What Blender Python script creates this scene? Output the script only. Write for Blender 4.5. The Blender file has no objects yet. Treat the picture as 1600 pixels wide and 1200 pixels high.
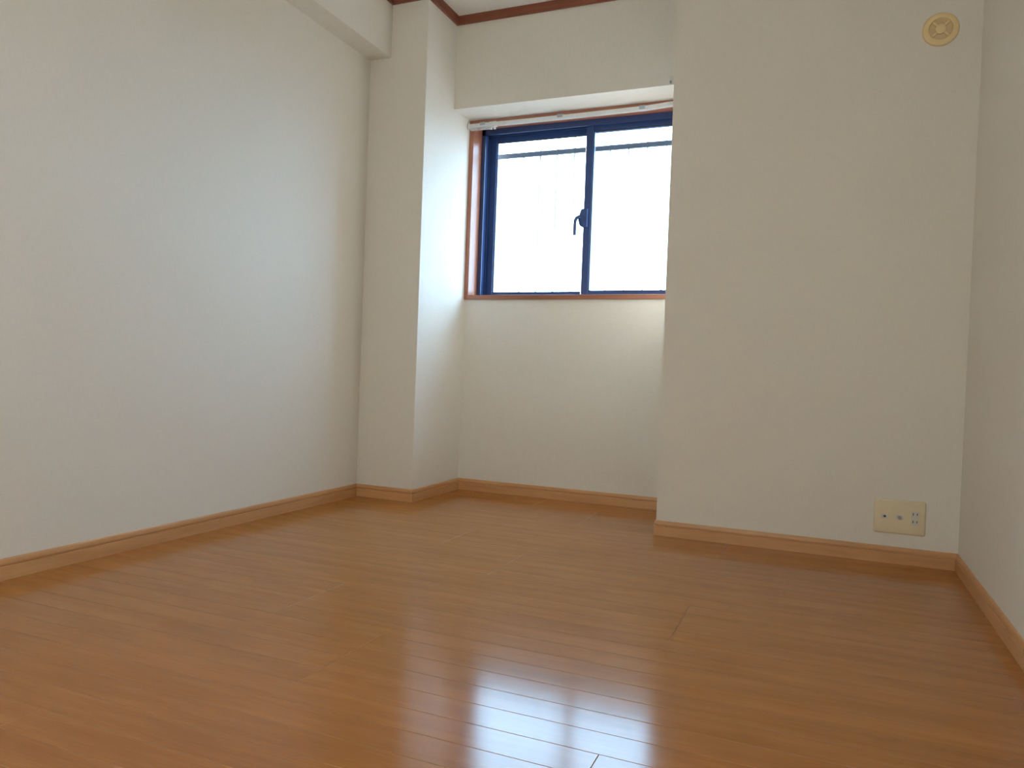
import bpy, bmesh, math, random
from mathutils import Vector, Matrix
random.seed(7)
sc = bpy.context.scene
C = sc.collection

# ------------------------------------------------------------------ camera
yaw, pit, roll = -0.3977, -0.0166, 0.0374
F = Vector((math.sin(yaw)*math.cos(pit), math.cos(yaw)*math.cos(pit), math.sin(pit)))
R = Vector((math.cos(yaw), -math.sin(yaw), 0.0))
U = R.cross(F)
Rc = R*math.cos(roll) + U*math.sin(roll)
Uc = U*math.cos(roll) - R*math.sin(roll)
cam_d = bpy.data.cameras.new('camera')
cam_d.sensor_fit = 'HORIZONTAL'; cam_d.sensor_width = 36.0
cam_d.lens = 36.0*1170.52/1600.0
cam_d.clip_start = 0.02
cam = bpy.data.objects.new('camera', cam_d); C.objects.link(cam)
M = Matrix((Rc, Uc, -F)).transposed().to_4x4()
M.translation = Vector((2.0979, 0.0, 0.6344))
cam.matrix_world = M
sc.camera = cam

# ------------------------------------------------------------------ sky, exposure
SKY = (0.44, 0.72, 1.0)
SKY_STRENGTH = 14.3
world = bpy.data.worlds.new('world'); sc.world = world
world.use_nodes = True
wn, wl = world.node_tree.nodes, world.node_tree.links
bg = wn['Background']
bg.inputs['Strength'].default_value = SKY_STRENGTH
bg.inputs['Color'].default_value = (*SKY, 1)
# hazy sun from beyond the pillar side, softened by haze and figured glass: it strikes the side of the projecting wall
sun_d = bpy.data.lights.new('hazy_sun', 'SUN')
sun_d.energy = 34.0; sun_d.angle = math.radians(12); sun_d.color = (1.0, 0.93, 0.84)
sun = bpy.data.objects.new('hazy_sun', sun_d); C.objects.link(sun)
sun.rotation_euler = Vector((1.0, -0.50, -0.22)).to_track_quat('-Z', 'Y').to_euler()
sun.location = (-6, 7, 5)
sc.view_settings.view_transform = 'Standard'
sc.view_settings.look = 'None'
sc.view_settings.gamma = 1.0
sc.view_settings.use_curve_mapping = False
sc.view_settings.exposure = 0.16

# ------------------------------------------------------------------ dimensions (metres)
W      = 2.5413          # room width, left wall at x = 0
REAR   = -0.62           # wall behind the camera
PIL_W, PIL_Y = 0.3118, 3.079
WIN_Y  = 3.5606
PRJ_X, PRJ_Y = 1.4879, 3.0002
HDR_Y, HDR_Z = 3.3681, 1.9431
BEAM_X, BEAM_Z = 0.1146, 2.1115
SILL_Z = 1.0045
MOL_Z, CEIL = 2.3605, 2.40
OUT_Y  = 3.80
BH, BT = 0.06, 0.008

# ------------------------------------------------------------------ materials
def nodes_of(name):
    m = bpy.data.materials.new(name); m.use_nodes = True
    return m, m.node_tree.nodes, m.node_tree.links, m.node_tree.nodes['Principled BSDF']

def plain(name, col, rough=0.5, metal=0.0, spec=0.5, var=0.04, scale=60.0):
    m, n, l, b = nodes_of(name)
    b.inputs['Roughness'].default_value = rough
    b.inputs['Metallic'].default_value = metal
    b.inputs['Specular IOR Level'].default_value = spec
    tc = n.new('ShaderNodeTexCoord'); nz = n.new('ShaderNodeTexNoise')
    nz.inputs['Scale'].default_value = scale; nz.inputs['Detail'].default_value = 3
    rp = n.new('ShaderNodeValToRGB')
    rp.color_ramp.elements[0].position = 0.3; rp.color_ramp.elements[1].position = 0.7
    rp.color_ramp.elements[0].color = (*[c*(1-var) for c in col], 1)
    rp.color_ramp.elements[1].color = (*[min(1, c*(1+var)) for c in col], 1)
    l.new(tc.outputs['Object'], nz.inputs['Vector']); l.new(nz.outputs['Fac'], rp.inputs['Fac'])
    l.new(rp.outputs['Color'], b.inputs['Base Color'])
    return m

def wallpaper(name, col):
    m, n, l, b = nodes_of(name)
    b.inputs['Roughness'].default_value = 0.75
    b.inputs['Specular IOR Level'].default_value = 0.25
    geo = n.new('ShaderNodeNewGeometry')
    def noise(sx, sy, sz, detail=2):
        mp = n.new('ShaderNodeMapping'); mp.inputs['Scale'].default_value = (sx, sy, sz)
        nz = n.new('ShaderNodeTexNoise'); nz.inputs['Scale'].default_value = 1.0
        nz.inputs['Detail'].default_value = detail
        l.new(geo.outputs['Position'], mp.inputs['Vector']); l.new(mp.outputs['Vector'], nz.inputs['Vector'])
        return nz
    warp = noise(420, 420, 34)      # vertical threads of the woven paper
    weft = noise(40, 40, 420)       # horizontal threads
    add = n.new('ShaderNodeMath'); add.operation = 'ADD'
    l.new(warp.outputs['Fac'], add.inputs[0]); l.new(weft.outputs['Fac'], add.inputs[1])
    rp = n.new('ShaderNodeMapRange')
    rp.inputs['From Min'].default_value = 0.6; rp.inputs['From Max'].default_value = 1.4
    rp.inputs['To Min'].default_value = 0.965; rp.inputs['To Max'].default_value = 1.035
    l.new(add.outputs[0], rp.inputs['Value'])
    mix = n.new('ShaderNodeVectorMath'); mix.operation = 'SCALE'
    mix.inputs[0].default_value = col
    l.new(rp.outputs['Result'], mix.inputs['Scale'])
    l.new(mix.outputs['Vector'], b.inputs['Base Color'])
    bp = n.new('ShaderNodeBump'); bp.inputs['Strength'].default_value = 0.12
    bp.inputs['Distance'].default_value = 0.0006
    l.new(add.outputs[0], bp.inputs['Height']); l.new(bp.outputs['Normal'], b.inputs['Normal'])
    return m

def wood(name, dark, light, axis='X', rough=0.3, grain=1.0, coat=0.0, per_object=0.06, spec=0.5, uneven=0.0):
    """long-grained timber; grain runs along the object's local axis"""
    m, n, l, b = nodes_of(name)
    b.inputs['Roughness'].default_value = rough
    b.inputs['Specular IOR Level'].default_value = spec
    if coat:
        b.inputs['Coat Weight'].default_value = coat
        b.inputs['Coat Roughness'].default_value = rough
    tc = n.new('ShaderNodeTexCoord'); oi = n.new('ShaderNodeObjectInfo')
    off = n.new('ShaderNodeVectorMath'); off.operation = 'SCALE'
    off.inputs[0].default_value = (17.3, 9.1, 23.7)
    l.new(oi.outputs['Random'], off.inputs['Scale'])
    ad = n.new('ShaderNodeVectorMath'); ad.operation = 'ADD'
    l.new(tc.outputs['Object'], ad.inputs[0]); l.new(off.outputs['Vector'], ad.inputs[1])
    def stretched(along, across, detail):
        mp = n.new('ShaderNodeMapping')
        s = [across]*3; s['XYZ'.index(axis)] = along
        mp.inputs['Scale'].default_value = s
        nz = n.new('ShaderNodeTexNoise'); nz.inputs['Scale'].default_value = 1.0
        nz.inputs['Detail'].default_value = detail; nz.inputs['Distortion'].default_value = 0.35
        l.new(ad.outputs['Vector'], mp.inputs['Vector']); l.new(mp.outputs['Vector'], nz.inputs['Vector'])
        return nz
    a = stretched(3.0*grain, 26*grain, 3)
    c = stretched(12*grain, 420*grain, 2)
    mx = n.new('ShaderNodeMix'); mx.data_type = 'FLOAT'; mx.inputs[0].default_value = 0.35
    l.new(a.outputs['Fac'], mx.inputs[2]); l.new(c.outputs['Fac'], mx.inputs[3])
    rp = n.new('ShaderNodeValToRGB')
    rp.color_ramp.elements[0].position = 0.34; rp.color_ramp.elements[1].position = 0.66
    rp.color_ramp.elements[0].color = (*dark, 1); rp.color_ramp.elements[1].color = (*light, 1)
    l.new(mx.outputs[0], rp.inputs['Fac'])
    mr = n.new('ShaderNodeMapRange')
    mr.inputs['To Min'].default_value = 1-per_object; mr.inputs['To Max'].default_value = 1+per_object
    l.new(oi.outputs['Random'], mr.inputs['Value'])
    sc_ = n.new('ShaderNodeVectorMath'); sc_.operation = 'SCALE'
    l.new(rp.outputs['Color'], sc_.inputs[0]); l.new(mr.outputs['Result'], sc_.inputs['Scale'])
    l.new(sc_.outputs['Vector'], b.inputs['Base Color'])
    if uneven:
        geo = n.new('ShaderNodeNewGeometry')
        nz = n.new('ShaderNodeTexNoise'); nz.inputs['Scale'].default_value = 9.0
        nz.inputs['Detail'].default_value = 2
        l.new(geo.outputs['Position'], nz.inputs['Vector'])
        bp = n.new('ShaderNodeBump'); bp.inputs['Strength'].default_value = uneven
        bp.inputs['Distance'].default_value = 0.004
        l.new(nz.outputs['Fac'], bp.inputs['Height'])
        bp2 = n.new('ShaderNodeBump'); bp2.inputs['Strength'].default_value = 0.03
        bp2.inputs['Distance'].default_value = 0.001
        l.new(c.outputs['Fac'], bp2.inputs['Height']); l.new(bp.outputs['Normal'], bp2.inputs['Normal'])
        l.new(bp2.outputs['Normal'], b.inputs['Normal'])
        if coat: l.new(bp.outputs['Normal'], b.inputs['Coat Normal'])
    return m

def window_glass(name, tint=(0.93, 0.96, 0.97)):
    m = bpy.data.materials.new(name); m.use_nodes = True
    n, l = m.node_tree.nodes, m.node_tree.links
    for x in list(n): n.remove(x)
    out = n.new('ShaderNodeOutputMaterial')
    tr = n.new('ShaderNodeBsdfTransparent'); tr.inputs['Color'].default_value = (*tint, 1)
    gl = n.new('ShaderNodeBsdfGlossy'); gl.inputs['Roughness'].default_value = 0.12
    fr = n.new('ShaderNodeFresnel')
    gb = n.new('ShaderNodeNewGeometry')             # the same reflectance from both sides of a thin pane
    ior = n.new('ShaderNodeMapRange'); ior.inputs['To Min'].default_value = 1.45; ior.inputs['To Max'].default_value = 1/1.45
    l.new(gb.outputs['Backfacing'], ior.inputs['Value']); l.new(ior.outputs['Result'], fr.inputs['IOR'])
    vor = n.new('ShaderNodeTexVoronoi'); vor.inputs['Scale'].default_value = 180.0
    geo = n.new('ShaderNodeNewGeometry'); l.new(geo.outputs['Position'], vor.inputs['Vector'])
    bp = n.new('ShaderNodeBump'); bp.inputs['Strength'].default_value = 0.3; bp.inputs['Distance'].default_value = 0.001
    l.new(vor.outputs['Distance'], bp.inputs['Height']); l.new(bp.outputs['Normal'], gl.inputs['Normal'])
    mx = n.new('ShaderNodeMixShader')
    l.new(fr.outputs['Fac'], mx.inputs['Fac']); l.new(tr.outputs[0], mx.inputs[1]); l.new(gl.outputs[0], mx.inputs[2])
    l.new(mx.outputs[0], out.inputs['Surface'])
    return m

def frosted(name, col):
    m = bpy.data.materials.new(name); m.use_nodes = True
    n, l = m.node_tree.nodes, m.node_tree.links
    for x in list(n): n.remove(x)
    out = n.new('ShaderNodeOutputMaterial'); t = n.new('ShaderNodeBsdfTranslucent')
    t.inputs['Color'].default_value = (*col, 1)
    l.new(t.outputs[0], out.inputs['Surface'])
    return m

M_WALL  = wallpaper('cream_wallpaper', (0.84, 0.803, 0.73))
M_CEIL  = wallpaper('white_ceiling_paper', (0.86, 0.85, 0.82))
M_FLOOR = wood('varnished_oak_floor', (0.395, 0.147, 0.028), (0.495, 0.194, 0.041), 'X', rough=0.145, spec=0.38, coat=0.0, per_object=0.03, uneven=0.04)
M_GROOVE = plain('pale_groove', (0.47, 0.215, 0.065), 0.5)
M_BASE  = wood('oak_baseboard', (0.60, 0.31, 0.135), (0.72, 0.40, 0.185), 'X', rough=0.35)
M_BASEY = wood('oak_baseboard_long', (0.60, 0.31, 0.135), (0.72, 0.40, 0.185), 'Y', rough=0.35)
M_MOLX  = wood('red_brown_moulding', (0.20, 0.058, 0.030), (0.30, 0.095, 0.05), 'X', rough=0.4)
M_MOLY  = wood('red_brown_moulding_long', (0.20, 0.058, 0.030), (0.30, 0.095, 0.05), 'Y', rough=0.4)
M_CASX  = wood('window_casing', (0.34, 0.13, 0.075), (0.44, 0.19, 0.115), 'X', rough=0.3)
M_CASZ  = wood('window_casing_upright', (0.34, 0.13, 0.075), (0.44, 0.19, 0.115), 'Z', rough=0.3)
M_ALU   = plain('flare_blue_aluminium', (0.032, 0.068, 0.20), 0.35, 0.0, 0.5)  # dark frame metal with the blue of the window flare put into its colour
M_GLASS = window_glass('figured_glass')
M_AMBER = frosted('fill_tinted_frosted_glass', (0.70, 0.435, 0.285))  # warmth of the rear fill put into the pane colour, frosting evens it
M_GRBAR = plain('pale_aluminium', (0.86, 0.86, 0.86), 0.6, 0.0)
M_GRRAIL = plain('dark_grille_metal', (0.03, 0.035, 0.05), 0.5)
M_WHITE = plain('white_plastic', (0.74, 0.75, 0.74), 0.35)
M_CLEAR = plain('grey_bracket_metal', (0.42, 0.44, 0.50), 0.35, 0.6)
M_TAN   = plain('tan_plastic', (0.82, 0.72, 0.51), 0.18, var=0.015)
M_INS   = plain('off_white_insert', (0.70, 0.67, 0.60), 0.3, var=0.015)
M_BLACK = plain('black_hole', (0.008, 0.008, 0.008), 0.6)
M_STEEL = plain('steel', (0.40, 0.40, 0.42), 0.3, 0.9)
M_VENT  = plain('yellowed_plastic', (0.88, 0.69, 0.38), 0.4, var=0.02)
M_VENTD = plain('brown_recess', (0.70, 0.53, 0.30), 0.5, var=0.02)
M_DOOR  = wood('brown_door', (0.30, 0.12, 0.055), (0.38, 0.17, 0.08), 'Z', rough=0.35)
M_SCREW = plain('screw_slot', (0.30, 0.28, 0.24), 0.4)

# ------------------------------------------------------------------ mesh helpers
def obj(name, bm, mat, parent=None, smooth=False, origin=None):
    if origin is not None:
        bmesh.ops.translate(bm, verts=bm.verts, vec=-Vector(origin))
    bmesh.ops.recalc_face_normals(bm, faces=bm.faces)
    me = bpy.data.meshes.new(name); bm.to_mesh(me); bm.free()
    if smooth:
        for p in me.polygons: p.use_smooth = True
        me.set_sharp_from_angle(angle=math.radians(40))
    me.materials.append(mat)
    o = bpy.data.objects.new(name, me); C.objects.link(o)
    if origin is not None: o.location = origin
    if parent is not None:
        o.parent = parent
        if origin is not None: o.location = Vector(origin) - parent.location
        else: o.location = -parent.location
    return o

def empty(name, loc):
    e = bpy.data.objects.new(name, None); e.empty_display_size = 0.05
    C.objects.link(e); e.location = loc
    return e

def structure(o, label=None, cat=None):
    o['kind'] = 'structure'
    if label: o['label'] = label
    if cat: o['category'] = cat
    return o

def tag(o, label, cat, group=None):
    o['label'] = label; o['category'] = cat
    if group: o['group'] = group
    return o

def box(bm, x0, x1, y0, y1, z0, z1, bevel=0.0, seg=2):
    g = bmesh.ops.create_cube(bm, size=1.0)
    vs = g['verts']
    for v in vs:
        v.co = Vector((x0 + (v.co.x+.5)*(x1-x0), y0 + (v.co.y+.5)*(y1-y0), z0 + (v.co.z+.5)*(z1-z0)))
    if bevel:
        es = {e for v in vs for e in v.link_edges}
        bmesh.ops.bevel(bm, geom=list(es), offset=bevel, segments=seg, affect='EDGES', profile=0.5)
    return bm

def boxes(*bs, bevel=0.0):
    bm = bmesh.new()
    for b in bs: box(bm, *b, bevel=bevel)
    return bm

def sweep(bm, prof, pts_a, pts_b):
    """prof section given as two lists of 3-d points (same order) at both ends: a closed prism"""
    a = [bm.verts.new(p) for p in pts_a]; b = [bm.verts.new(p) for p in pts_b]
    n = len(a)
    for i in range(n):
        bm.faces.new((a[i], a[(i+1) % n], b[(i+1) % n], b[i]))
    bm.faces.new(a); bm.faces.new(b)
    return bm

def lathe(bm, prof, n=48, cap_first=True, cap_last=True):
    """prof = [(radius, depth)], axis +(-Y): depth measured toward -y"""
    rings = []
    for r, d in prof:
        rings.append([bm.verts.new((r*math.cos(2*math.pi*k/n), -d, r*math.sin(2*math.pi*k/n))) for k in range(n)])
    for i in range(len(rings)-1):
        for k in range(n):
            bm.faces.new((rings[i][k], rings[i][(k+1) % n], rings[i+1][(k+1) % n], rings[i+1][k]))
    if cap_first: bm.faces.new(rings[0])
    if cap_last: bm.faces.new(rings[-1])
    return bm

def tube(bm, pts, r, n=10):
    pts = [Vector(p) for p in pts]; rings = []
    ds = [(q-p).normalized() for p, q in zip(pts[:-1], pts[1:])]
    ref = min((Vector((1, 0, 0)), Vector((0, 1, 0)), Vector((0, 0, 1))), key=lambda v: max(abs(d.dot(v)) for d in ds))
    for i, p in enumerate(pts):
        t = (pts[min(i+1, len(pts)-1)] - pts[max(i-1, 0)]).normalized()
        a = ref
        u = t.cross(a).normalized(); v = t.cross(u).normalized()
        rings.append([bm.verts.new(p + r*(u*math.cos(2*math.pi*k/n) + v*math.sin(2*math.pi*k/n))) for k in range(n)])
    for i in range(len(rings)-1):
        for k in range(n):
            bm.faces.new((rings[i][k], rings[i][(k+1) % n], rings[i+1][(k+1) % n], rings[i+1][k]))
    bm.faces.new(rings[0]); bm.faces.new(rings[-1])
    return bm

# ------------------------------------------------------------------ shell
fl = obj('floor', boxes((-0.1, W+0.1, REAR-0.1, OUT_Y, -0.12, -0.0022)), M_GROOVE)
structure(fl, 'glossy orange-brown oak strip floor', 'floor')
structure(obj('ceiling', boxes((-0.1, W+0.1, REAR-0.1, OUT_Y, CEIL, CEIL+0.12)), M_CEIL), 'off-white papered ceiling', 'ceiling')
structure(obj('wall_left', boxes((-0.1, 0, REAR-0.1, PIL_Y, 0, CEIL)), M_WALL), 'long cream papered wall under the beam', 'wall')
structure(obj('wall_right', boxes((W, W+0.1, REAR-0.1, PRJ_Y, 0, CEIL)), M_WALL), 'cream papered wall next to the socket corner', 'wall')
structure(obj('wall_pillar', boxes((-0.1, PIL_W, PIL_Y, OUT_Y, 0, CEIL)), M_WALL), 'cream papered pillar beside the window', 'wall')
structure(obj('wall_projection', boxes((PRJ_X, W+0.1, PRJ_Y, OUT_Y, 0, CEIL)), M_WALL), 'cream papered projecting wall with the socket plate', 'wall')
structure(obj('wall_back', boxes((PIL_W, PRJ_X, WIN_Y, OUT_Y, 0, SILL_Z)), M_WALL), 'cream papered wall below the window', 'wall')
structure(obj('wall_header', boxes((PIL_W, PRJ_X, HDR_Y, OUT_Y, HDR_Z, CEIL)), M_WALL), 'cream papered header box above the window', 'wall')
structure(obj('ceiling_beam', boxes((0, BEAM_X, REAR, PIL_Y, BEAM_Z, CEIL), bevel=0.0), M_WALL), 'cream papered beam along the top of the long wall', 'beam')

# rear wall (behind the photographer) with an added glazed opening sized for fill light
RX0, RX1, RZ1 = 0.60, 2.10, 2.0
structure(obj('wall_rear', boxes((-0.1, RX0, REAR-0.1, REAR, 0, CEIL), (RX1, W+0.1, REAR-0.1, REAR, 0, CEIL),
                                 (RX0, RX1, REAR-0.1, REAR, RZ1, CEIL)), M_WALL), 'cream papered wall behind the viewer', 'wall')

# open ground far below the windows
M_GROUND = plain('grey_ground', (0.09, 0.08, 0.055), 0.9, scale=0.4)
structure(obj('ground', boxes((-150, 150, -150, 150, -6.2, -6.0)), M_GROUND), 'grey ground outside below the window', 'ground')

# ------------------------------------------------------------------ floor strips
ROW = 0.07575
Y0 = 1.211                      # a groove measured on the floor
def plank(x0, x1, y0, y1):
    g = 0.00015; c = 0.0009; d = 0.0035
    hx, hy = (x1-x0)/2 - g, (y1-y0)/2 - g
    bm = bmesh.new()
    def ring(ix, z): return [bm.verts.new((sx*(hx-ix), sy*(hy-ix), z)) for sx, sy in ((-1, -1), (1, -1), (1, 1), (-1, 1))]
    lo, mid, top = ring(0, -d), ring(0, -c), ring(c, 0)
    for a, b in ((lo, mid), (mid, top)):
        for k in range(4): bm.faces.new((a[k], a[(k+1) % 4], b[(k+1) % 4], b[k]))
    bm.faces.new(top)
    bm.faces.ensure_lookup_table()
    for f in bm.faces[4:8]: f.material_index = 1      # worn pale bevels
    o = obj('plank', bm, M_FLOOR); o.data.materials.append(M_GROOVE)
    o.parent = fl; o.location = ((x0+x1)/2, (y0+y1)/2, 0)
    return o
known = {0: 1.150, 1: 0.828, 2: 1.772}       # end joints repeat every third board of four strips
BL = 1.818
k0 = math.floor((REAR - Y0)/ROW); k1 = math.ceil((WIN_Y - Y0)/ROW)
for k in range(k0, k1):
    ya, yb = Y0 + k*ROW, Y0 + (k+1)*ROW
    ya, yb = max(ya, REAR), min(yb, WIN_Y)
    if yb - ya < 0.012: continue
    board = k // 4
    xa = 0.0 if ya < PIL_Y else PIL_W
    xb = W if ya < PRJ_Y else PRJ_X
    j = known[board % 3]
    cuts = sorted(q for q in (j-BL, j, j+BL) if xa+0.05 < q < xb-0.05)
    xs = [xa]+cuts+[xb]
    for a, b in zip(xs[:-1], xs[1:]): plank(a, b, ya, yb)

# ------------------------------------------------------------------ baseboards
PROF = [(0, 0), (BT, 0), (BT, 0.0365), (BT-0.0045, 0.0380), (BT-0.0045, 0.0412), (BT-0.0008, 0.0430),
        (BT-0.0008, 0.0475), (BT-0.0020, 0.0555), (BT-0.0035, 0.0590), (BT-0.0050, BH), (0, BH)]
def moulding(name, prof, p, q, nrm, mat, z=0.0, m0=0, m1=0):
    """prism along p->q on the wall; m0/m1: +1 outside mitre, -1 inside mitre, 0 square"""
    p, q, nrm = Vector((*p, z)), Vector((*q, z)), Vector((*nrm, 0))
    t = (q-p).normalized()
    A = [p + nrm*d - t*d*m0 + Vector((0, 0, h)) for d, h in prof]
    B = [q + nrm*d + t*d*m1 + Vector((0, 0, h)) for d, h in prof]
    bm = bmesh.new(); sweep(bm, prof, A, B)
    return obj(name, bm, mat, origin=(p+q)/2)
structure(moulding('baseboard_left', PROF, (0, REAR), (0, PIL_Y), (1, 0), M_BASEY, m1=-1), 'oak baseboard along the long wall', 'baseboard')
structure(moulding('baseboard_pillar_front', PROF, (0, PIL_Y), (PIL_W, PIL_Y), (0, -1), M_BASE, m0=-1, m1=1), 'short oak baseboard on the pillar front', 'baseboard')
structure(moulding('baseboard_pillar_side', PROF, (PIL_W, PIL_Y), (PIL_W, WIN_Y), (1, 0), M_BASEY, m0=1, m1=-1), 'short oak baseboard on the pillar side', 'baseboard')
structure(moulding('baseboard_back', PROF, (PIL_W, WIN_Y), (PRJ_X, WIN_Y), (0, -1), M_BASE, m0=-1, m1=-1), 'oak baseboard below the window', 'baseboard')
structure(moulding('baseboard_projection_side', PROF, (PRJ_X, WIN_Y), (PRJ_X, PRJ_Y), (-1, 0), M_BASEY, m0=-1, m1=1), 'oak baseboard on the side of the projecting wall', 'baseboard')
structure(moulding('baseboard_projection', PROF, (PRJ_X, PRJ_Y), (W, PRJ_Y), (0, -1), M_BASE, m0=1, m1=-1), 'pale oak baseboard below the socket plate', 'baseboard')
structure(moulding('baseboard_right', PROF, (W, PRJ_Y), (W, REAR), (-1, 0), M_BASEY, m0=-1), 'oak baseboard along the socket-corner side wall', 'baseboard')
structure(moulding('baseboard_rear', PROF, (W, REAR), (RX1, REAR), (0, 1), M_BASE), 'oak baseboard on the wall behind the viewer', 'baseboard')

# ceiling mouldings
MH = CEIL - MOL_Z
MPROF = [(0, 0), (0.012, 0), (0.014, 0.002), (0.018, MH-0.012), (0.018, MH), (0, MH)]
segs = [((BEAM_X, REAR), (BEAM_X, PIL_Y), (1, 0), M_MOLY, 0, -1, 'beam face'),
        ((BEAM_X, PIL_Y), (PIL_W, PIL_Y), (0, -1), M_MOLX, -1, 1, 'pillar front'),
        ((PIL_W, PIL_Y), (PIL_W, HDR_Y), (1, 0), M_MOLY, 1, -1, 'pillar side'),
        ((PIL_W, HDR_Y), (PRJ_X, HDR_Y), (0, -1), M_MOLX, -1, -1, 'header box'),
        ((PRJ_X, HDR_Y), (PRJ_X, PRJ_Y), (-1, 0), M_MOLY, -1, 1, 'side of the projecting wall'),
        ((PRJ_X, PRJ_Y), (W, PRJ_Y), (0, -1), M_MOLX, 1, -1, 'projecting wall'),
        ((W, PRJ_Y), (W, REAR), (-1, 0), M_MOLY, -1, -1, 'socket-corner side wall'),
        ((W, REAR), (BEAM_X, REAR), (0, 1), M_MOLX, -1, 0, 'wall behind the viewer')]
for i, (p, q, nn, mt, a, b, nm) in enumerate(segs):
    structure(moulding('trim_%d' % (i+1), MPROF, p, q, nn, mt, z=MOL_Z, m0=a, m1=b), 'red-brown ceiling moulding on the '+nm, 'moulding')

# ------------------------------------------------------------------ window
CW = 0.024                                   # casing thickness seen from the room
CX0, CX1 = PIL_W, PRJ_X
CZ0, CZ1 = SILL_Z, HDR_Z
CF = WIN_Y - 0.010                           # casing stands 10 mm proud
FX0, FX1, FZ0, FZ1 = CX0+CW, CX1-CW, CZ0+CW, CZ1-0.018
w1 = structure(empty('window_1', ((CX0+CX1)/2, WIN_Y, SILL_Z)), 'two-pane sliding window with a dark frame tinted flare-blue and reddish wood casing', 'window')
def wpart(name, bm, mat, parent=None, smooth=False):
    o = obj(name, bm, mat, smooth=smooth)
    par = parent or w1
    o.parent = par
    o.location = -(w1.location) if par is w1 else Vector((0, 0, 0))
    return o
wpart('casing', boxes((CX0, CX0+CW, CF, 3.665, CZ0+CW, FZ1), bevel=0.0012), M_CASZ)
wpart('casing', boxes((CX1-CW, CX1, CF, 3.665, CZ0+CW, FZ1), bevel=0.0012), M_CASZ)
wpart('casing', boxes((CX0, CX1, CF, 3.665, CZ0, CZ0+CW), bevel=0.0012), M_CASX)
wpart('casing', boxes((CX0, CX1, CF, 3.665, FZ1, CZ1), bevel=0.0012), M_CASX)
# fixed aluminium frame with stepped tracks
fr = bmesh.new()
for x0, x1 in ((FX0, FX0+0.014), (FX1-0.014, FX1)):
    box(fr, x0, x1, 3.652, 3.785, FZ0, FZ1)
for (ya, yb) in ((3.652, 3.660), (3.707, 3.713), (3.770, 3.785)):
    box(fr, FX0+0.0139, FX0+0.022, ya, yb, FZ0, FZ1)
    box(fr, FX1-0.022, FX1-0.0139, ya, yb, FZ0, FZ1)
box(fr, FX0, FX1, 3.652, 3.785, FZ1-0.014, FZ1)
box(fr, FX0, FX1, 3.652, 3.660, FZ1-0.030, FZ1-0.0139)
box(fr, FX0, FX1, 3.707, 3.713, FZ1-0.024, FZ1-0.0139)
box(fr, FX0, FX1, 3.770, 3.785, FZ1-0.030, FZ1-0.0139)
box(fr, FX0, FX1, 3.652, 3.785, FZ0-0.020, FZ0+0.004)
box(fr, FX0, FX1, 3.707, 3.713, FZ0+0.0039, FZ0+0.010)
box(fr, FX0, FX1, 3.770, 3.785, FZ0+0.0039, FZ0+0.010)
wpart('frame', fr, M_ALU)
SZ0, SZ1 = FZ0+0.005, FZ1-0.015
def sash(x0, x1, y0, y1, sl, sr):
    bm = bmesh.new()
    box(bm, x0, x0+sl, y0, y1, SZ0, SZ1, bevel=0.0015, seg=1)
    box(bm, x1-sr, x1, y0, y1, SZ0, SZ1, bevel=0.0015, seg=1)
    box(bm, x0+sl-0.001, x1-sr+0.001, y0+0.002, y1-0.002, SZ0, SZ0+0.026)
    box(bm, x0+sl-0.001, x1-sr+0.001, y0+0.002, y1-0.002, SZ1-0.036, SZ1)
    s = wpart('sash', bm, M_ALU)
    ym = (y0+y1)/2
    g = wpart('glass_pane', boxes((x0+sl-0.006, x1-sr+0.006, ym-0.002, ym+0.002, SZ0+0.020, SZ1-0.030)), M_GLASS, s)
    g['label'] = 'figured glass pane'
    # slim glazing bead round the pane
    bd = bmesh.new(); e = 0.004
    for zz in ((SZ0+0.026, SZ0+0.026+e), (SZ1-0.036-e, SZ1-0.036)):
        box(bd, x0+sl, x1-sr, ym-0.006, ym-0.0021, *zz)
    for xx in ((x0+sl, x0+sl+e), (x1-sr-e, x1-sr)):
        box(bd, *xx, ym-0.006, ym-0.0021, SZ0+0.026+e, SZ1-0.036-e)
    wpart('glazing_bead', bd, M_BLACK, s)
    return s
s_out = sash(FX0+0.016, 0.944, 3.720, 3.750, 0.042, 0.034)
s_in  = sash(0.914, FX1-0.016, 3.676, 3.704, 0.038, 0.042)
# crescent latch on the meeting stile
lt = bmesh.new()
def extr(bm, outline, y0, y1):
    a = [bm.verts.new((x, y0, z)) for x, z in outline]; b = [bm.verts.new((x, y1, z)) for x, z in outline]
    n = len(a)
    for i in range(n): bm.faces.new((a[i], a[(i+1) % n], b[(i+1) % n], b[i]))
    bm.faces.new(a); bm.faces.new(b)
ZC = 1.424
cres = [(0.940, ZC+0.052), (0.915, ZC+0.052), (0.907, ZC+0.047), (0.902, ZC+0.030), (0.896, ZC+0.010), (0.895, ZC-0.006),
        (0.899, ZC-0.024), (0.904, ZC-0.034), (0.914, ZC-0.040), (0.940, ZC-0.040)]
extr(lt, cres, 3.654, 3.676)
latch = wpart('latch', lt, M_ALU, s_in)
lv = bmesh.new()
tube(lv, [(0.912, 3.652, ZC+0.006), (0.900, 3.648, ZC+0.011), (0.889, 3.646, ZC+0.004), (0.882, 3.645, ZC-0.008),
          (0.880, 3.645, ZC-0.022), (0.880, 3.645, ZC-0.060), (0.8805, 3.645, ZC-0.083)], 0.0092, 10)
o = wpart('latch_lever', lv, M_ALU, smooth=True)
o.parent = s_in; o.location = (0, 0, 0)

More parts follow.
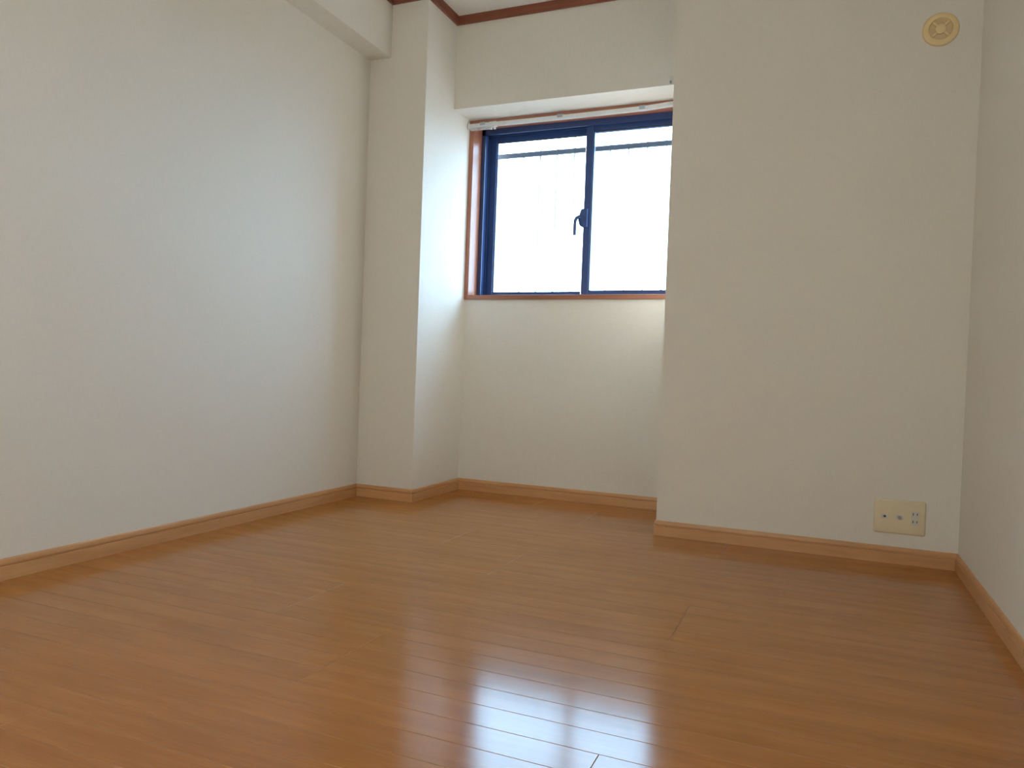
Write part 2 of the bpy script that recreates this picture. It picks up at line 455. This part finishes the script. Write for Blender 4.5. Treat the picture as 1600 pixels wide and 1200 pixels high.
# ------------------------------------------------------------------ security grille outside
GY = 3.90
gr = tag(empty('window_grille', (0.9, GY, 1.0)), 'pale metal security grille with upright bars outside the window', 'grille')
def gpart(name, bm, mat, smooth=False):
    o = obj(name, bm, mat, smooth=smooth); o.parent = gr; o.location = -gr.location; return o
for z0, z1 in ((1.838, 1.862), (0.965, 0.990)):
    gpart('rail', boxes((0.20, 1.60, GY-0.008, GY+0.008, z0, z1)), M_GRRAIL)
gx = 0.2725
while gx < 1.6:
    bm = bmesh.new(); tube(bm, [(gx, GY+0.016, 0.90), (gx, GY+0.016, 2.02)], 0.0065, 8)
    gpart('bar', bm, M_GRBAR, smooth=True)
    gx += 0.1005
for x in (0.21, 1.59):
    for z in (0.977, 1.850):
        gpart('standoff', boxes((x-0.008, x+0.008, OUT_Y, GY-0.008, z-0.008, z+0.008)), M_GRRAIL)

# ------------------------------------------------------------------ curtain rail
RY, RZ = 3.530, 1.907
cr = tag(empty('curtain_rail', (0.9, RY, RZ)), 'white curtain rail with bunched runners along the window head', 'curtain rail')
def rpart(name, bm, mat, smooth=False):
    o = obj(name, bm, mat, smooth=smooth); o.parent = cr; o.location = -cr.location; return o
# C-shaped track following a slightly bent path
path = [(0.322, 0.0), (0.6, -0.001), (0.9, -0.001), (1.15, 0.001), (1.26, 0.002), (1.36, 0.008), (1.47, 0.013)]
sec = [(-0.008, 0.010), (0.008, 0.010), (0.008, -0.010), (0.003, -0.010), (0.003, -0.0075), (0.0055, -0.0075), (0.0055, 0.0075),
       (-0.0055, 0.0075), (-0.0055, -0.0075), (-0.003, -0.0075), (-0.003, -0.010), (-0.008, -0.010)]
bm = bmesh.new(); rings = [[bm.verts.new((x, RY+sy, RZ+dz+sz)) for sy, sz in sec] for x, dz in path]
for a, b in zip(rings[:-1], rings[1:]):
    for k in range(len(sec)): bm.faces.new((a[k], a[(k+1) % len(sec)], b[(k+1) % len(sec)], b[k]))
bm.faces.new(rings[0]); bm.faces.new(rings[-1])
rpart('track', bm, M_WHITE)
for xa, xb, dz in ((PIL_W+0.0015, 0.324, 0.0), (1.468, 1.482, 0.013)):
    rpart('end_cap', boxes((xa, xb, RY-0.011, RY+0.011, RZ+dz-0.016, RZ+dz+0.013), bevel=0.002), M_WHITE)
for x in (0.398, 0.822, 1.235):
    bm = boxes((x-0.014, x+0.014, RY-0.010, CF, RZ+0.0105, RZ+0.0135), (x-0.014, x+0.014, CF-0.003, CF, RZ-0.006, RZ+0.022),
               (x-0.014, x+0.014, RY-0.0115, RY-0.0085, RZ-0.002, RZ+0.0134))
    rpart('bracket', bm, M_CLEAR)
# runners pushed together at the pillar end
rn = bmesh.new()
box(rn, -0.0028, 0.0028, -0.005, 0.005, -0.0072, 0.006)
box(rn, -0.0020, 0.0020, -0.0024, 0.0024, -0.014, -0.0072)
ring = [(0.0046*math.cos(t), -0.0185+0.0056*math.sin(t)) for t in [i*math.pi/5 for i in range(10)]]
tube(rn, [(0, a, b) for a, b in ring]+[(0, ring[0][0], ring[0][1])], 0.0016, 6)
r0 = obj('runner', rn, M_WHITE, smooth=False); r0.parent = cr
first = True
for i in range(13):
    r = r0 if first else r0.copy()
    if not first: C.objects.link(r)
    first = False
    r.parent = cr; r.location = Vector((0.331+i*0.0088, RY, RZ)) - cr.location
for x in (0.446, 0.466):
    bm = bmesh.new()
    box(bm, x-0.010, x+0.010, RY-0.012, RY+0.012, RZ-0.013, RZ+0.0115, bevel=0.002)
    box(bm, x-0.006, x+0.004, RY-0.005, RY+0.005, RZ-0.026, RZ-0.0125, bevel=0.002)
    rpart('lead_runner', bm, M_WHITE)

# ------------------------------------------------------------------ hook on the header edge
hk = tag(empty('wall_hook', (1.400, HDR_Y, 1.962)), 'tiny metal hook on the header edge beside the projecting wall', 'hook')
def hpart(name, bm, mat, smooth=False):
    o = obj(name, bm, mat, smooth=smooth); o.parent = hk; o.location = -hk.location; return o
hpart('plate', boxes((1.394, 1.408, HDR_Y-0.003, HDR_Y, 1.948, 1.982), bevel=0.001), M_WHITE)
bm = bmesh.new()
tube(bm, [(1.401, HDR_Y-0.002, 1.954), (1.401, HDR_Y-0.010, 1.950), (1.401, HDR_Y-0.013, 1.945), (1.401, HDR_Y-0.019, 1.943),
          (1.401, HDR_Y-0.023, 1.947), (1.401, HDR_Y-0.022, 1.953)], 0.003, 8)
hpart('hook_wire', bm, M_STEEL, True)

# ------------------------------------------------------------------ socket plate on the projecting wall
PX, PZ = 2.3553, 0.1675
sp = tag(empty('socket_plate', (PX, PRJ_Y, PZ)), 'wide tan wall plate with two antenna jacks and a double socket', 'socket plate')
def spart(name, bm, mat, parent=None, smooth=False, loc=(0, 0, 0)):
    o = obj(name, bm, mat, smooth=smooth); o.parent = parent or sp; o.location = loc; return o
def rounded_plate(hw, hh, r, steps):
    """steps = [(inset, depth)] going outwards from the wall; axis -Y"""
    bm = bmesh.new(); rings = []
    for ins, d in steps:
        pts = []; rr = max(r-ins, 0.0005)
        for cx, cz, a0 in ((1, 1, 0), (-1, 1, 90), (-1, -1, 180), (1, -1, 270)):
            for s in range(6):
                a = math.radians(a0 + 18*s)
                pts.append(bm.verts.new((cx*(hw-r)+rr*math.cos(a) if ins <= r else cx*(hw-ins), -d, cz*(hh-r)+rr*math.sin(a) if ins <= r else cz*(hh-ins))))
        rings.append(pts)
    for a, b in zip(rings[:-1], rings[1:]):
        n = len(a)
        for k in range(n): bm.faces.new((a[k], a[(k+1) % n], b[(k+1) % n], b[k]))
    bm.faces.new(rings[0]); bm.faces.new(rings[-1])
    return bm
spart('faceplate', rounded_plate(0.0825, 0.0605, 0.007, [(0, 0), (0, 0.003), (0.001, 0.0052), (0.003, 0.0068), (0.006, 0.0076)]), M_TAN, smooth=True)
FD = -0.0076
def ins(dx, dz, hw, hh):
    bm = boxes((-hw, hw, -0.0010, 0.0, -hh, hh), bevel=0.0004)
    return spart('insert', bm, M_INS, loc=(dx, FD, dz))
def disc(name, par, r, d, mat, dx=0, dz=0, n=20):
    bm = bmesh.new(); lathe(bm, [(r, 0), (r, d*0.7), (r*0.9, d)], n)
    return spart(name, bm, mat, par, True, (dx, -0.0010, dz))
i1 = ins(-0.0475, -0.0005, 0.0115, 0.0085)
disc('jack_hole', i1, 0.0044, 0.0004, M_BLACK)
i2 = ins(0.0005, -0.0005, 0.0115, 0.0085)
disc('coaxial_jack', i2, 0.0062, 0.0050, M_STEEL)
c = disc('jack_hole', i2, 0.0026, 0.0052, M_SCREW)
i3 = ins(0.0490, 0.0015, 0.0115, 0.0250)
for dz in (0.0140, -0.0130):
    for dx, hh in ((-0.0062, 0.0042), (0.0062, 0.0035)):
        spart('socket_slot', boxes((-0.0012, 0.0012, -0.0003, 0.0, -hh, hh)), M_BLACK, i3, loc=(dx, -0.0010, dz))

# ------------------------------------------------------------------ round vent cap
vt = tag(empty('vent_cap', (2.4135, PRJ_Y, 1.886)), 'round yellowed plastic vent cap high on the projecting wall', 'vent cap')
def vpart(name, bm, mat, smooth=True):
    o = obj(name, bm, mat, smooth=smooth); o.parent = vt; o.location = (0, 0, 0); return o
RV = 0.0575
bm = bmesh.new()
lathe(bm, [(RV, 0), (RV, 0.005), (RV*0.97, 0.008), (RV*0.90, 0.0095), (RV*0.74, 0.0105), (RV*0.71, 0.0100), (RV*0.69, 0.0105), (RV*0.66, 0.0105), (RV*0.64, 0.006), (RV*0.60, 0.004)], 56)
vpart('flange', bm, M_VENT)
bm = bmesh.new()
lathe(bm, [(RV*0.60, 0.0038), (RV*0.60, 0.0046)], 48)
vpart('recess', bm, M_VENTD)
bm = bmesh.new()
lathe(bm, [(RV*0.30, 0.0046), (RV*0.30, 0.0095), (RV*0.26, 0.0108)], 40)
vpart('hub', bm, M_VENT)
for k in range(4):
    a = math.radians(45+90*k)
    bm = bmesh.new(); r0_, r1_, h = RV*0.29, RV*0.615, 0.0035
    ca, sa = math.cos(a), math.sin(a)
    vv = []
    for d in (0.0046, 0.0085):
        for rr, s in ((r0_, -h), (r1_, -h), (r1_, h), (r0_, h)):
            vv.append(bm.verts.new((rr*ca - s*sa, -d, rr*sa + s*ca)))
    q = vv
    bm.faces.new(q[:4]); bm.faces.new(q[4:])
    for i in range(4): bm.faces.new((q[i], q[(i+1) % 4], q[4+(i+1) % 4], q[4+i]))
    vpart('spoke', bm, M_VENT, False)

# ------------------------------------------------------------------ glazed doors added behind the viewer for fill; the light implies an opening
w2 = structure(empty('window_2', ((RX0+RX1)/2, REAR, 0)), 'unseen glazed sliding door added behind the viewer for fill light', 'window')
def w2part(name, bm, mat, parent=None):
    o = obj(name, bm, mat); o.parent = parent or w2; o.location = -w2.location if parent is None else (0, 0, 0); return o
w2part('frame', boxes((RX0, RX0+0.03, REAR-0.1, REAR+0.008, 0, RZ1), (RX1-0.03, RX1, REAR-0.1, REAR+0.008, 0, RZ1),
                      (RX0+0.03, RX1-0.03, REAR-0.1, REAR+0.008, RZ1-0.03, RZ1), (RX0+0.03, RX1-0.03, REAR-0.1, REAR, 0, 0.02)), M_CASZ)
mid = (RX0+RX1)/2
for x0, x1, y in ((RX0+0.03, mid+0.02, REAR-0.045), (mid-0.02, RX1-0.03, REAR-0.08)):
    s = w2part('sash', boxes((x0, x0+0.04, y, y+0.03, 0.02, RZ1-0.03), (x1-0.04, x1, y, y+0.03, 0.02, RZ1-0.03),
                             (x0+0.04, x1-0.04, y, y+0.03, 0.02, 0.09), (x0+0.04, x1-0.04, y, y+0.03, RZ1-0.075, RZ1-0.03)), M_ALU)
    bm = bmesh.new()
    bm.faces.new([bm.verts.new(p) for p in ((x0+0.035, y+0.015, 0.085), (x1-0.035, y+0.015, 0.085), (x1-0.035, y+0.015, RZ1-0.07), (x0+0.035, y+0.015, RZ1-0.07))])
    w2part('glass_pane', bm, M_AMBER, s)
